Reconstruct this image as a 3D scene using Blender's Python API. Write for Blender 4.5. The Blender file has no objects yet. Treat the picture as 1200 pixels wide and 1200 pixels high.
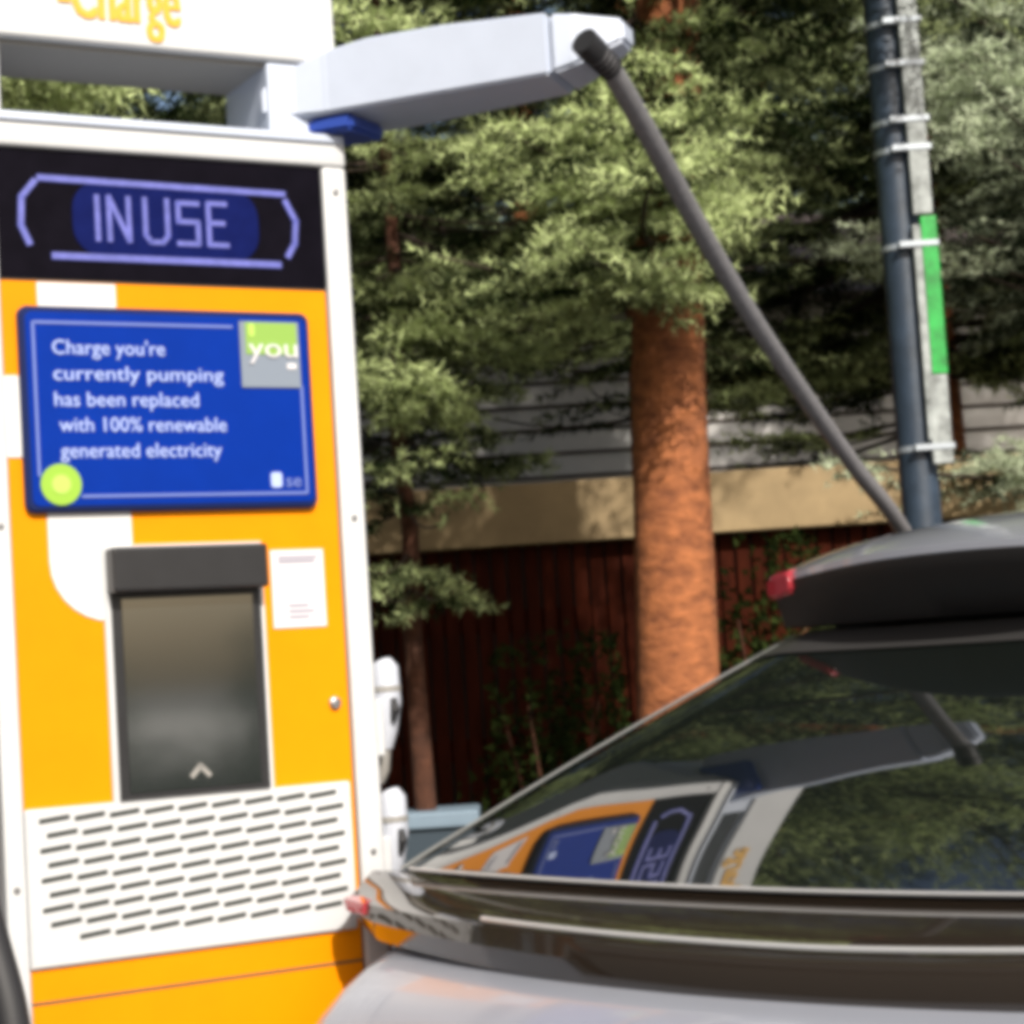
import bpy, bmesh, math, random
import numpy as np
from mathutils import Vector, Matrix

random.seed(7)
rng = np.random.default_rng(11)
S = bpy.context.scene
COL = S.collection
R = math.radians

# ------------------------------------------------------------------ camera
F_PX, ROLL, PITCH, EYE = 2400.0, 0.063, R(4.2), 1.45
cam = bpy.data.cameras.new('camera')
cam.sensor_width = 36.0
cam.lens = 36.0 * F_PX / 1200.0
cam.clip_end = 2000
cam.dof.use_dof = True
cam.dof.focus_distance = 3.5
cam.dof.aperture_fstop = 13.0
co = bpy.data.objects.new('camera', cam)
COL.objects.link(co)
fw = Vector((0, math.cos(PITCH), math.sin(PITCH)))
right0 = Vector((1, 0, 0)); up0 = right0.cross(fw)
cr, sr = math.cos(ROLL), math.sin(ROLL)
right = right0 * cr - up0 * sr
up = right0 * sr + up0 * cr
right, up = (right0 * cr - up0 * sr), (up0 * cr + right0 * sr)
m = Matrix((( right.x, up.x, -fw.x, 0), (right.y, up.y, -fw.y, 0), (right.z, up.z, -fw.z, EYE), (0, 0, 0, 1)))
co.matrix_world = m
S.camera = co


def ray(px, py):
    return fw * F_PX + right * (px - 600) - up * (py - 600)


def at(px, py, d):
    """a measured point of the photograph at d metres along +Y"""
    v = ray(px, py)
    return Vector((0, 0, EYE)) + v * (d / v.y)


# ------------------------------------------------------------------ light
world = bpy.data.worlds.new('World'); S.world = world
world.use_nodes = True
nt = world.node_tree
bg = nt.nodes['Background']
sky = nt.nodes.new('ShaderNodeTexSky'); sky.sky_type = 'NISHITA'; sky.sun_disc = False
to_sun = Vector((0.30, -0.78, 0.66)).normalized()
sky.sun_elevation = math.asin(to_sun.z)
sky.dust_density = 4.0; sky.ozone_density = 0.6; sky.sun_rotation = math.atan2(to_sun.x, to_sun.y)
nt.links.new(sky.outputs[0], bg.inputs[0]); bg.inputs[1].default_value = 0.10
sl = bpy.data.lights.new('sun', 'SUN'); sl.energy = 5.0; sl.angle = R(0.6); sl.color = (1.0, 0.94, 0.85)
so = bpy.data.objects.new('sun', sl); COL.objects.link(so)
so.rotation_euler = (-to_sun).to_track_quat('-Z', 'Y').to_euler()
S.view_settings.view_transform = 'Standard'
S.view_settings.look = 'None'
S.view_settings.exposure = 0.08
S.view_settings.gamma = 1
S.render.engine = 'CYCLES'
S.cycles.pixel_filter_type = 'BLACKMAN_HARRIS'
S.cycles.filter_width = 6.0
S.cycles.max_bounces = 8
S.cycles.use_denoising = True

# ------------------------------------------------------------------ materials


def mat(name, color, rough=0.5, metal=0.0, noise=0.0, scale=20.0, bump=0.0, coat=0.0, ior=1.5,
        emit=None, emit_s=0.0, spec=0.5, detail=6.0, color2=None, stretch=None):
    mt = bpy.data.materials.new(name); mt.use_nodes = True
    n, l = mt.node_tree.nodes, mt.node_tree.links
    b = n['Principled BSDF']
    b.inputs['Base Color'].default_value = (*color, 1)
    b.inputs['Roughness'].default_value = rough
    b.inputs['Metallic'].default_value = metal
    b.inputs['IOR'].default_value = ior
    b.inputs['Specular IOR Level'].default_value = spec
    b.inputs['Coat Weight'].default_value = coat
    b.inputs['Coat Roughness'].default_value = 0.03
    if emit:
        b.inputs['Emission Color'].default_value = (*emit, 1)
        b.inputs['Emission Strength'].default_value = emit_s
    if noise or bump:
        tc = n.new('ShaderNodeTexCoord'); mp = n.new('ShaderNodeMapping')
        if stretch:
            mp.inputs['Scale'].default_value = stretch
        tx = n.new('ShaderNodeTexNoise')
        tx.inputs['Scale'].default_value = scale
        tx.inputs['Detail'].default_value = detail
        tx.inputs['Roughness'].default_value = 0.65
        l.new(tc.outputs['Object'], mp.inputs['Vector']); l.new(mp.outputs['Vector'], tx.inputs['Vector'])
        if noise:
            rp = n.new('ShaderNodeValToRGB')
            c2 = color2 or tuple(c * (1 - noise) for c in color)
            rp.color_ramp.elements[0].position = 0.35; rp.color_ramp.elements[0].color = (*c2, 1)
            rp.color_ramp.elements[1].position = 0.65; rp.color_ramp.elements[1].color = (*color, 1)
            l.new(tx.outputs['Fac'], rp.inputs['Fac']); l.new(rp.outputs['Color'], b.inputs['Base Color'])
        if bump:
            bp = n.new('ShaderNodeBump'); bp.inputs['Strength'].default_value = bump
            bp.inputs['Distance'].default_value = 0.02
            l.new(tx.outputs['Fac'], bp.inputs['Height']); l.new(bp.outputs['Normal'], b.inputs['Normal'])
    return mt


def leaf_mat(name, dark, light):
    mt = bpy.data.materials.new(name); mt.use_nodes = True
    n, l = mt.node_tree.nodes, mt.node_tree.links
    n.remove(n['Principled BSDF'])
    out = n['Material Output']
    a = n.new('ShaderNodeAttribute'); a.attribute_name = 'growth_light_tone'  # on spruces: new-growth colour mixed with painted sun and shade
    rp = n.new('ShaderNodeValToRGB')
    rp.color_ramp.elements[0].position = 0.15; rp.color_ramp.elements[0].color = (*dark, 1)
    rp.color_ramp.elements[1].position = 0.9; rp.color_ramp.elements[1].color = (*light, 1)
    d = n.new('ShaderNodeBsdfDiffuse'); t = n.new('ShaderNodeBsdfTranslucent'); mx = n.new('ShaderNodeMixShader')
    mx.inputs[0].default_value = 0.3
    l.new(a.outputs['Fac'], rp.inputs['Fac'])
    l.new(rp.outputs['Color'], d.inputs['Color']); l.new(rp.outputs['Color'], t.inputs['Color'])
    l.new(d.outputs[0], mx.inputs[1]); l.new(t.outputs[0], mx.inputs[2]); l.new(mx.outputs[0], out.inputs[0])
    return mt


M = dict(
    white=mat('white_powder_coat', (0.62, 0.635, 0.65), 0.42, noise=0.10, scale=5, detail=10),
    white_arm=mat('white_arm_sky_tint', (0.54, 0.60, 0.72), 0.4, noise=0.06, scale=9),  # white tinted blue-grey, standing in for shade lit by the sky
    orange=mat('orange_panel', (0.86, 0.29, 0.0), 0.45, spec=0.12, noise=0.10, scale=4, detail=10),
    graphic=mat('white_graphic', (0.67, 0.67, 0.67), 0.4, noise=0.05, scale=8),
    black=mat('black_plastic', (0.02, 0.02, 0.022), 0.4, noise=0.2, scale=30),
    led_glass=mat('display_glass', (0.006, 0.005, 0.009), 0.2, spec=0.04, noise=0.3, scale=20),
    led=mat('display_letters', (0.1, 0.1, 0.3), 0.5, emit=(0.20, 0.25, 0.95), emit_s=0.36, noise=0.5, scale=60),
    led_wash=mat('display_backlight', (0.004, 0.008, 0.06), 0.3, spec=0.05, emit=(0.02, 0.03, 0.30), emit_s=0.16, noise=0.3, scale=30),
    blue=mat('blue_advert', (0.001, 0.026, 0.26), 0.4, spec=0.08, noise=0.12, scale=10, emit=(0.0, 0.05, 0.5), emit_s=0.10),
    blue_rim=mat('advert_rim', (0.010, 0.02, 0.09), 0.4, spec=0.15),
    advert_text=mat('advert_text', (0.42, 0.52, 0.86), 0.5),
    advert_line=mat('advert_line', (0.16, 0.22, 0.55), 0.5),
    lime=mat('lime_button', (0.28, 0.50, 0.045), 0.4),
    lime_light=mat('lime_light', (0.45, 0.66, 0.12), 0.4),
    logo_grey=mat('logo_grey', (0.20, 0.24, 0.30), 0.5),
    logo_green=mat('logo_green', (0.24, 0.42, 0.07), 0.5),
    screen=mat('terminal_screen', (0.02, 0.025, 0.025), 0.06, ior=3.3),
    sticker=mat('sticker_paper', (0.66, 0.65, 0.68), 0.6),
    sticker_ink=mat('sticker_ink', (0.30, 0.28, 0.36), 0.6),
    slot=mat('vent_dark', (0.03, 0.035, 0.03), 0.8),
    yellow_ink=mat('header_lettering', (0.78, 0.42, 0.03), 0.5),
    pink_ink=mat('header_lettering_edge', (0.80, 0.45, 0.42), 0.5),
    cable=mat('grey_cable', (0.22, 0.215, 0.225), 0.36, noise=0.2, scale=60),
    rubber=mat('black_rubber', (0.018, 0.018, 0.02), 0.6),
    plug=mat('plug_white', (0.52, 0.55, 0.62), 0.35),
    plug_grey=mat('plug_grey', (0.30, 0.29, 0.27), 0.5),
    pole=mat('pole_paint', (0.035, 0.055, 0.085), 0.45, noise=0.35, scale=14, bump=0.1),
    pole_strap=mat('pole_strap', (0.45, 0.50, 0.55), 0.4, metal=0.4),
    pole_white=mat('worn_white_board', (0.46, 0.50, 0.49), 0.6, noise=0.7, scale=16, detail=10),
    pole_green=mat('green_board', (0.02, 0.45, 0.07), 0.45, noise=0.6, scale=14),
    bark=mat('spruce_bark', (0.50, 0.175, 0.062), 0.9, noise=0.45, scale=13, bump=1.0, detail=12, stretch=(1, 1, 1.9),
             color2=(0.20, 0.066, 0.027)),
    bark_dark=mat('shade_darkened_bark', (0.10, 0.036, 0.017), 0.9, noise=0.5, scale=12, bump=0.8),  # bark colour darkened to stand in for shade on the thin trunk
    twig=mat('branch_bark', (0.055, 0.038, 0.026), 0.9, noise=0.4, scale=20),
    blue_shade=mat('blue_shade_block', (0.03, 0.07, 0.36), 0.35),  # colour of the blue shadow under the arm root
    seam=mat('panel_seam', (0.06, 0.06, 0.06), 0.8),
    screw=mat('screw_steel', (0.35, 0.35, 0.36), 0.35, metal=0.8),
    concrete=mat('pale_concrete', (0.45, 0.44, 0.41), 0.9, noise=0.25, scale=0.4),
    paint=mat('silver_car_paint', (0.35, 0.37, 0.43), 0.30, metal=0.3, coat=1.0, noise=0.04, scale=3),
    gloss=mat('gloss_black', (0.030, 0.022, 0.016), 0.06, coat=1.0, ior=1.75),  # brown in the base colour stands in for brownish reflections
    glass=mat('tinted_rear_glass', (0.006, 0.008, 0.007), 0.02, ior=3.0, bump=0.035, scale=4.0, detail=1.0),
    side_glass=mat('tinted_side_glass', (0.006, 0.007, 0.008), 0.03, ior=1.8),
    frit=mat('black_glass_border', (0.01, 0.012, 0.012), 0.18, ior=1.5),
    matte=mat('matte_black_trim', (0.012, 0.012, 0.013), 0.5),
    grey_trim=mat('dark_grey_trim', (0.035, 0.034, 0.034), 0.4),
    chrome=mat('satin_trim', (0.62, 0.62, 0.62), 0.35, metal=0.4),
    trim_grey=mat('pillar_trim_grey', (0.30, 0.31, 0.30), 0.4, metal=0.3),
    red_lens=mat('red_lens', (0.42, 0.035, 0.05), 0.15, coat=1.0),
    tyre=mat('tyre_rubber', (0.02, 0.02, 0.02), 0.8),
    rim=mat('alloy_rim', (0.5, 0.5, 0.52), 0.3, metal=0.9),
    fence=mat('dark_red_boards', (0.052, 0.0095, 0.0035), 0.9, spec=0.1, noise=0.5, scale=5, stretch=(3, 3, 0.6)),  # red boards, colour darkened further for the deep shade on them
    coping=mat('tan_coping', (0.37, 0.27, 0.145), 0.85, noise=0.3, scale=4, detail=10),
    siding=mat('pale_siding', (0.80, 0.77, 0.74), 0.7, noise=0.1, scale=2),
    siding_gap=mat('building_shadow_gap', (0.12, 0.10, 0.09), 0.8),
    roof=mat('building_roof', (0.09, 0.07, 0.065), 0.8, noise=0.3, scale=6),
    pane=mat('building_pane', (0.02, 0.025, 0.03), 0.05),
    asphalt=mat('asphalt', (0.055, 0.054, 0.053), 0.9, noise=0.3, scale=60, bump=0.3),
    lawn=mat('lawn_soil', (0.045, 0.06, 0.022), 0.95, noise=0.5, scale=14, bump=0.5, color2=(0.05, 0.038, 0.022)),
    kerb=mat('kerb_stone', (0.32, 0.31, 0.29), 0.85, noise=0.25, scale=20),
    mark=mat('bay_marking', (0.62, 0.62, 0.60), 0.7, noise=0.3, scale=25),
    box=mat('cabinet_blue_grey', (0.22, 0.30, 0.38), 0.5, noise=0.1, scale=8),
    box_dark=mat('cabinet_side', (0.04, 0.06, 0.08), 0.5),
    needle=leaf_mat('spruce_needles', (0.013, 0.022, 0.008), (0.60, 0.70, 0.34)),
    needle_blue=leaf_mat('pale_spruce_needles', (0.017, 0.026, 0.014), (0.62, 0.70, 0.50)),
    leaf=leaf_mat('shrub_leaves', (0.010, 0.018, 0.006), (0.045, 0.065, 0.018)),
)

# ------------------------------------------------------------------ helpers


def obj(name, me, material=None, parent=None):
    if isinstance(me, bmesh.types.BMesh):
        b = me; me = bpy.data.meshes.new(name); b.normal_update(); b.to_mesh(me); b.free()
    o = bpy.data.objects.new(name, me)
    COL.objects.link(o)
    if material:
        me.materials.clear(); me.materials.append(M[material] if isinstance(material, str) else material)
    if parent:
        o.parent = parent
    return o


def thing(name, label, cat, loc=(0, 0, 0), rz=0.0, group=None):
    o = bpy.data.objects.new(name, None); COL.objects.link(o)
    o.empty_display_size = 0.1
    o.location = loc; o.rotation_euler = (0, 0, rz)
    return tag(o, label, cat, group)


def tag(o, label, cat, group=None):
    o['label'] = label; o['category'] = cat
    if group:
        o['group'] = group
    return o


def struct(name, bm, material):
    o = obj(name, bm, material); o['kind'] = 'structure'; return o


def smooth(o, angle=40):
    me = o.data
    me.polygons.foreach_set('use_smooth', [True] * len(me.polygons))
    try:
        me.set_sharp_from_angle(angle=R(angle))
    except Exception:
        pass
    return o


def bx(bm, x0, x1, y0, y1, z0, z1, bev=0.0):
    r = bmesh.ops.create_cube(bm, size=1.0)
    vs = r['verts']
    for v in vs:
        v.co = Vector(((x0 + x1) / 2 + v.co.x * (x1 - x0), (y0 + y1) / 2 + v.co.y * (y1 - y0), (z0 + z1) / 2 + v.co.z * (z1 - z0)))
    if bev:
        es = list({e for v in vs for e in v.link_edges})
        bmesh.ops.bevel(bm, geom=es, offset=bev, segments=3, profile=0.6, affect='EDGES')
    return bm


def box(x0, x1, y0, y1, z0, z1, bev=0.0):
    return bx(bmesh.new(), x0, x1, y0, y1, z0, z1, bev)


def tube(bm, pts, rad, seg=12, cap=True):
    """tube through pts; rad a number or one per point"""
    pts = [Vector(p) for p in pts]
    rr = rad if hasattr(rad, '__len__') else [rad] * len(pts)
    rings = []
    prev = None
    for i, p in enumerate(pts):
        d = (pts[min(i + 1, len(pts) - 1)] - pts[max(i - 1, 0)]).normalized()
        if prev is None:
            a = d.orthogonal().normalized()
        else:
            a = (prev - d * prev.dot(d)).normalized()
        prev = a
        b = d.cross(a)
        rings.append([bm.verts.new(p + (a * math.cos(2 * math.pi * k / seg) + b * math.sin(2 * math.pi * k / seg)) * rr[i]) for k in range(seg)])
    for r0, r1 in zip(rings, rings[1:]):
        for k in range(seg):
            bm.faces.new((r0[k], r0[(k + 1) % seg], r1[(k + 1) % seg], r1[k]))
    if cap:
        bm.faces.new(rings[0][::-1]); bm.faces.new(rings[-1])
    return bm


def catmull(pts, n=8):
    pts = [Vector(p) for p in pts]
    P = [pts[0] * 2 - pts[1]] + pts + [pts[-1] * 2 - pts[-2]]
    out = []
    for i in range(1, len(P) - 2):
        for k in range(n):
            t = k / n
            a, b, c, d = P[i - 1], P[i], P[i + 1], P[i + 2]
            out.append(0.5 * ((2 * b) + (c - a) * t + (2 * a - 5 * b + 4 * c - d) * t * t + (-a + 3 * b - 3 * c + d) * t ** 3))
    out.append(pts[-1])
    return out


def slab(outline, y0, y1, bev=0.0):
    """outline of (x, z) pulled from y0 to y1 (y0 is the front)"""
    bm = bmesh.new()
    a = [bm.verts.new((x, y0, z)) for x, z in outline]
    f = bm.faces.new(a)
    r = bmesh.ops.extrude_face_region(bm, geom=[f])
    for v in [g for g in r['geom'] if isinstance(g, bmesh.types.BMVert)]:
        v.co.y = y1
    bmesh.ops.recalc_face_normals(bm, faces=bm.faces)
    if bev:
        es = [e for e in bm.edges if abs(e.verts[0].co.y - y0) < 1e-6 and abs(e.verts[1].co.y - y0) < 1e-6]
        bmesh.ops.bevel(bm, geom=es, offset=bev, segments=2, affect='EDGES')
    return bm


def rrect(x0, x1, z0, z1, r, seg=6):
    out = []
    for cx, cz, a0 in ((x1 - r, z1 - r, 0), (x0 + r, z1 - r, 90), (x0 + r, z0 + r, 180), (x1 - r, z0 + r, 270)):
        for k in range(seg + 1):
            a = R(a0 + 90 * k / seg)
            out.append((cx + r * math.cos(a), cz + r * math.sin(a)))
    return out


def text_mesh(s, size, extrude=0.0006, offset=0.0):
    cu = bpy.data.curves.new('lettering', 'FONT'); cu.body = s; cu.size = size; cu.extrude = extrude; cu.offset = offset
    cu.resolution_u = 3
    o = bpy.data.objects.new('lettering', cu); COL.objects.link(o)
    dg = bpy.context.evaluated_depsgraph_get(); dg.update()
    me = bpy.data.meshes.new_from_object(o.evaluated_get(dg))
    bpy.data.objects.remove(o); bpy.data.curves.remove(cu)
    return me


def lettering(name, s, x0, x1, z0, size, y, material, parent, extrude=0.0006, offset=0.0):
    """text standing on the face plane, facing -Y, fitted between x0 and x1"""
    me = text_mesh(s, size, extrude, offset)
    xs = [v.co.x for v in me.vertices]
    a, b = min(xs), max(xs)
    k = (x1 - x0) / (b - a) if x1 is not None else 1.0
    for v in me.vertices:
        v.co = Vector((x0 + (v.co.x - a) * k, y - v.co.z, z0 + v.co.y))
    return obj(name, me, material, parent)


def stroke(bm, pts, w, y0, y1):
    for (xa, za), (xb, zb) in zip(pts, pts[1:]):
        d = Vector((xb - xa, zb - za)); n = Vector((-d.y, d.x)).normalized() * w / 2
        e = d.normalized() * w * 0.3
        o = [(xa - e.x + n.x, za - e.y + n.y), (xa - e.x - n.x, za - e.y - n.y), (xb + e.x - n.x, zb + e.y - n.y), (xb + e.x + n.x, zb + e.y + n.y)]
        f = [bm.verts.new((x, y0, z)) for x, z in o]; g = [bm.verts.new((x, y1, z)) for x, z in o]
        bm.faces.new(f)
        for k in range(4):
            bm.faces.new((f[k], g[k], g[(k + 1) % 4], f[(k + 1) % 4]))
    bmesh.ops.recalc_face_normals(bm, faces=bm.faces)
    return bm


# ------------------------------------------------------------------ setting
bm = bmesh.new()
bmesh.ops.create_grid(bm, x_segments=2, y_segments=2, size=400)
struct('ground', bm, 'asphalt')
struct('lawn', box(-40, 40, 5.95, 60, -0.2, 0.10), 'lawn')
struct('kerb', box(-40, 40, 5.80, 5.95, -0.2, 0.13, 0.012), 'kerb')
struct('charger_island', box(-2.4, 0.10, 3.35, 5.78, -0.2, 0.12, 0.01), 'kerb')

# ------------------------------------------------------------------ charging station
# local frame: x along the face (0 = right outer edge), -y out of the face, z up
A = at(400, 165, 3.6)
rz_ch = math.atan2(0.48481, 0.87462)
ch = thing('charging_station', 'orange and white rapid charging station with blue advert, showing IN USE', 'charging station',
           (A.x, A.y, 0.12), rz_ch)
Z0 = -0.12
W = -0.662            # left outer edge


def zc(z):            # heights are measured from the ground
    return z + Z0


cab = slab(rrect(W + 0.012, -0.012, zc(0.12), zc(2.36), 0.03), 0.03, 0.42, 0.008)
obj('cabinet', cab, 'white', ch)
# white outer frame of the face
frame = bmesh.new()
bx(frame, W, W + 0.034, -0.012, 0.05, zc(0.14), zc(2.345), 0.006)
bx(frame, -0.046, 0.0, -0.012, 0.05, zc(0.14), zc(2.345), 0.008)
bx(frame, W, 0.0, -0.014, 0.05, zc(2.345), zc(2.398), 0.008)
smooth(obj('face_frame', frame, 'white', ch))
ledge = bmesh.new()
bx(ledge, W + 0.004, -0.004, -0.020, 0.05, zc(2.386), zc(2.402), 0.004)
smooth(obj('top_ledge', ledge, 'white_arm', ch))
PX0, PX1 = W + 0.034, -0.046
obj('front_panel', slab(rrect(PX0, PX1, zc(0.16), zc(2.125), 0.004), 0.0, 0.03), 'orange', ch)
# white line graphic printed on the orange panel
g = bmesh.new()


def flat(bm, outline, y=-0.0022, y1=-0.0002):
    a = [bm.verts.new((x, y, z)) for x, z in outline]; b = [bm.verts.new((x, y1, z)) for x, z in outline]
    bm.faces.new(a)
    for k in range(len(a)):
        bm.faces.new((a[k], b[k], b[(k + 1) % len(a)], a[(k + 1) % len(a)]))
    return bm


flat(g, [(-0.565, zc(2.03)), (-0.432, zc(2.03)), (-0.432, zc(2.122)), (-0.565, zc(2.122))])
bmesh.ops.recalc_face_normals(g, faces=g.faces)
obj('white_graphic', g, 'graphic', ch)
g = flat(bmesh.new(), [(PX0 + .001, zc(1.832)), (-0.590, zc(1.832)), (-0.590, zc(1.966)), (PX0 + .001, zc(1.966))])
bmesh.ops.recalc_face_normals(g, faces=g.faces)
obj('white_graphic', g, 'graphic', ch)
cv = [(-0.565, zc(1.76)), (-0.565, zc(1.66))]
for k in range(1, 8):
    a = R(180 + 90 * k / 7)
    cv.append((-0.465 + 0.10 * math.cos(a), zc(1.66) + 0.10 * math.sin(a)))
cv += [(-0.424, zc(1.56)), (-0.424, zc(1.76))]
g = flat(bmesh.new(), cv)
bmesh.ops.recalc_face_normals(g, faces=g.faces)
obj('white_graphic', g, 'graphic', ch)
g = bmesh.new()
for xa, xb in ((PX0 - .0015, PX0 + .0025), (PX1 - .0025, PX1 + .0015)):
    bx(g, xa, xb, -0.0016, 0.01, zc(0.16), zc(2.126))
bx(g, PX0 + .003, PX1 - .003, -0.0018, 0.01, zc(2.1245), zc(2.1275))
bx(g, PX0 + .003, PX1 - .003, -0.0018, 0.01, zc(0.955), zc(0.9585))
obj('panel_seams', g, 'seam', ch)
for x_ in (W + 0.017, -0.023):
    for z_ in (2.30, 1.72, 1.14, 0.56):
        g = bmesh.new()
        tube(g, [(x_, -0.0118, zc(z_)), (x_, -0.0150, zc(z_)), (x_, -0.0152, zc(z_))], [0.0055, 0.0052, 0.003], 12)
        obj('screw', g, 'screw', ch)
g = bmesh.new()
tube(g, [(-0.075, -0.0002, zc(1.40)), (-0.075, -0.007, zc(1.40)), (-0.075, -0.0085, zc(1.40))], [0.011, 0.010, 0.006], 16)
obj('lock', g, 'screw', ch)
# upper light display
led = obj('light_display', slab(rrect(PX0 + .001, PX1 - .001, zc(2.128), zc(2.344), 0.004), -0.004, 0.03), 'led_glass', ch)
g = slab(rrect(-0.50, -0.17, zc(2.168), zc(2.296), 0.05), -0.0052, -0.0042)
obj('display_backlight', g, 'led_wash', led)
g = bmesh.new()
yl0, yl1 = -0.0075, -0.0053
stroke(g, [(-0.555, zc(2.296)), (-0.120, zc(2.292))], 0.010, yl0, yl1)
stroke(g, [(-0.535, zc(2.166)), (-0.135, zc(2.166))], 0.011, yl0, yl1)
stroke(g, [(-0.562, zc(2.290)), (-0.585, zc(2.262)), (-0.588, zc(2.215)), (-0.575, zc(2.185))], 0.010, yl0, yl1)
stroke(g, [(-0.118, zc(2.280)), (-0.100, zc(2.245)), (-0.104, zc(2.205)), (-0.118, zc(2.182))], 0.010, yl0, yl1)
L = lambda pts: [(-0.458 + (x + 0.472) * 0.755, zc(z)) for x, z in pts]
w_ = 0.0085
zt, zb, zm = 2.270, 2.196, 2.234
stroke(g, L([(-0.472, zt), (-0.472, zb)]), w_, yl0, yl1)
stroke(g, L([(-0.445, zb), (-0.445, zt), (-0.400, zb), (-0.400, zt)]), w_, yl0, yl1)
stroke(g, L([(-0.362, zt), (-0.362, zb + .012), (-0.350, zb), (-0.322, zb), (-0.310, zb + .012), (-0.310, zt)]), w_, yl0, yl1)
stroke(g, L([(-0.236, zt - .004), (-0.284, zt - .004), (-0.284, zm), (-0.238, zm), (-0.238, zb), (-0.286, zb)]), w_, yl0, yl1)
stroke(g, L([(-0.170, zt - .002), (-0.212, zt - .002), (-0.212, zb), (-0.168, zb)]), w_, yl0, yl1)
stroke(g, L([(-0.212, zm), (-0.176, zm)]), w_, yl0, yl1)
obj('display_lettering', g, 'led', led)
# blue advert
ad = obj('advert_screen', slab(rrect(-0.602, -0.090, zc(1.740), zc(2.080), 0.016), -0.016, -0.0002, 0.004), 'blue_rim', ch)
obj('advert_picture', slab(rrect(-0.592, -0.098, zc(1.750), zc(2.070), 0.012), -0.0185, -0.0162), 'blue', ad)
g = bmesh.new()
ly0, ly1 = -0.0202, -0.0187
stroke(g, [(-0.580, zc(2.052)), (-0.235, zc(2.052))], 0.004, ly0, ly1)
stroke(g, [(-0.580, zc(2.052)), (-0.580, zc(1.80))], 0.004, ly0, ly1)
stroke(g, [(-0.510, zc(1.765)), (-0.112, zc(1.765)), (-0.112, zc(1.950))], 0.004, ly0, ly1)
obj('advert_border', g, 'advert_line', ad)
rows = [("Charge you're", -0.549, -0.357, 2.000), ("currently pumping", -0.549, -0.255, 1.957), ("has been replaced", -0.549, -0.302, 1.914),
        ("with 100% renewable", -0.543, -0.254, 1.872), ("generated electricity", -0.543, -0.265, 1.829)]
for s, a, b, z in rows:
    lettering('advert_lettering', s, a, b, zc(z), 0.034, -0.0195, 'advert_text', ad, 0.0007, 0.0)
lo = obj('advert_logo', slab([(-0.222, zc(1.948)), (-0.113, zc(1.948)), (-0.113, zc(2.062)), (-0.222, zc(2.062))], -0.0215, -0.0187), 'logo_grey', ad)
obj('logo_band', slab([(-0.212, zc(2.005)), (-0.118, zc(2.005)), (-0.118, zc(2.060)), (-0.212, zc(2.060))], -0.0228, -0.0216), 'logo_green', lo)
lettering('logo_lettering', 'you', -0.208, -0.118, zc(2.000), 0.050, -0.0238, 'sticker', lo, 0.0008, 0.0)
obj('logo_drop', slab(rrect(-0.206, -0.196, zc(2.035), zc(2.058), 0.0045), -0.0240, -0.0229), 'lime_light', lo)
g = bmesh.new()
stroke(g, [(-0.135, zc(1.985)), (-0.124, zc(1.985))], 0.010, -0.0232, -0.0217)
obj('logo_dot', g, 'sticker', lo)
g = slab(rrect(-0.178, -0.158, zc(1.775), zc(1.801), 0.005), -0.0205, -0.0187)
obj('brand_mark', g, 'advert_text', ad)
lettering('advert_lettering', 'se', -0.150, -0.122, zc(1.776), 0.032, -0.0195, 'advert_line', ad, 0.0007, 0.0)
bt = obj('round_badge', slab([(-0.545 + 0.034 * math.cos(R(15 * k)), zc(1.785) + 0.034 * math.sin(R(15 * k))) for k in range(24)], -0.021, -0.0187), 'lime', ad)
obj('badge_centre', slab([(-0.545 + 0.016 * math.cos(R(20 * k)), zc(1.785) + 0.016 * math.sin(R(20 * k))) for k in range(18)], -0.0222, -0.0212), 'lime_light', bt)
# payment terminal
tm = obj('payment_terminal', slab(rrect(-0.478, -0.197, zc(1.262), zc(1.684), 0.004), -0.008, -0.0002, 0.002), 'white', ch)
obj('terminal_hood', box(-0.474, -0.203, -0.050, -0.0082, zc(1.604), zc(1.678), 0.006), 'black', tm)
obj('terminal_frame', box(-0.468, -0.206, -0.013, -0.0082, zc(1.266), zc(1.6035)), 'black', tm)
g = bmesh.new()
vs = [g.verts.new(p) for p in ((-0.452, -0.0150, zc(1.276)), (-0.222, -0.0150, zc(1.276)), (-0.222, -0.0150, zc(1.594)), (-0.452, -0.0150, zc(1.594)))]
g.faces.new(vs)
obj('terminal_screen', g, 'screen', tm)
g = bmesh.new()
stroke(g, [(-0.345, zc(1.296)), (-0.330, zc(1.312)), (-0.315, zc(1.296))], 0.008, -0.0168, -0.0152)
obj('touch_mark', g, 'plug_grey', tm)
# instruction sticker
st = obj('notice_sticker', slab([(-0.180, zc(1.534)), (-0.082, zc(1.534)), (-0.082, zc(1.668)), (-0.180, zc(1.668))], -0.0025, -0.0002), 'sticker', ch)
g = bmesh.new()
for k, (x1, z) in enumerate(((-0.095, 1.655), (-0.10, 1.648), (-0.115, 1.572), (-0.105, 1.562), (-0.115, 1.552))):
    stroke(g, [(-0.165 if k < 2 else -0.15, zc(z)), (x1, zc(z))], 0.004, -0.0036, -0.0027)
    if k in (1, 4):
        obj('notice_lines', g, 'sticker_ink', st); g = bmesh.new()
g.free()
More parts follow.
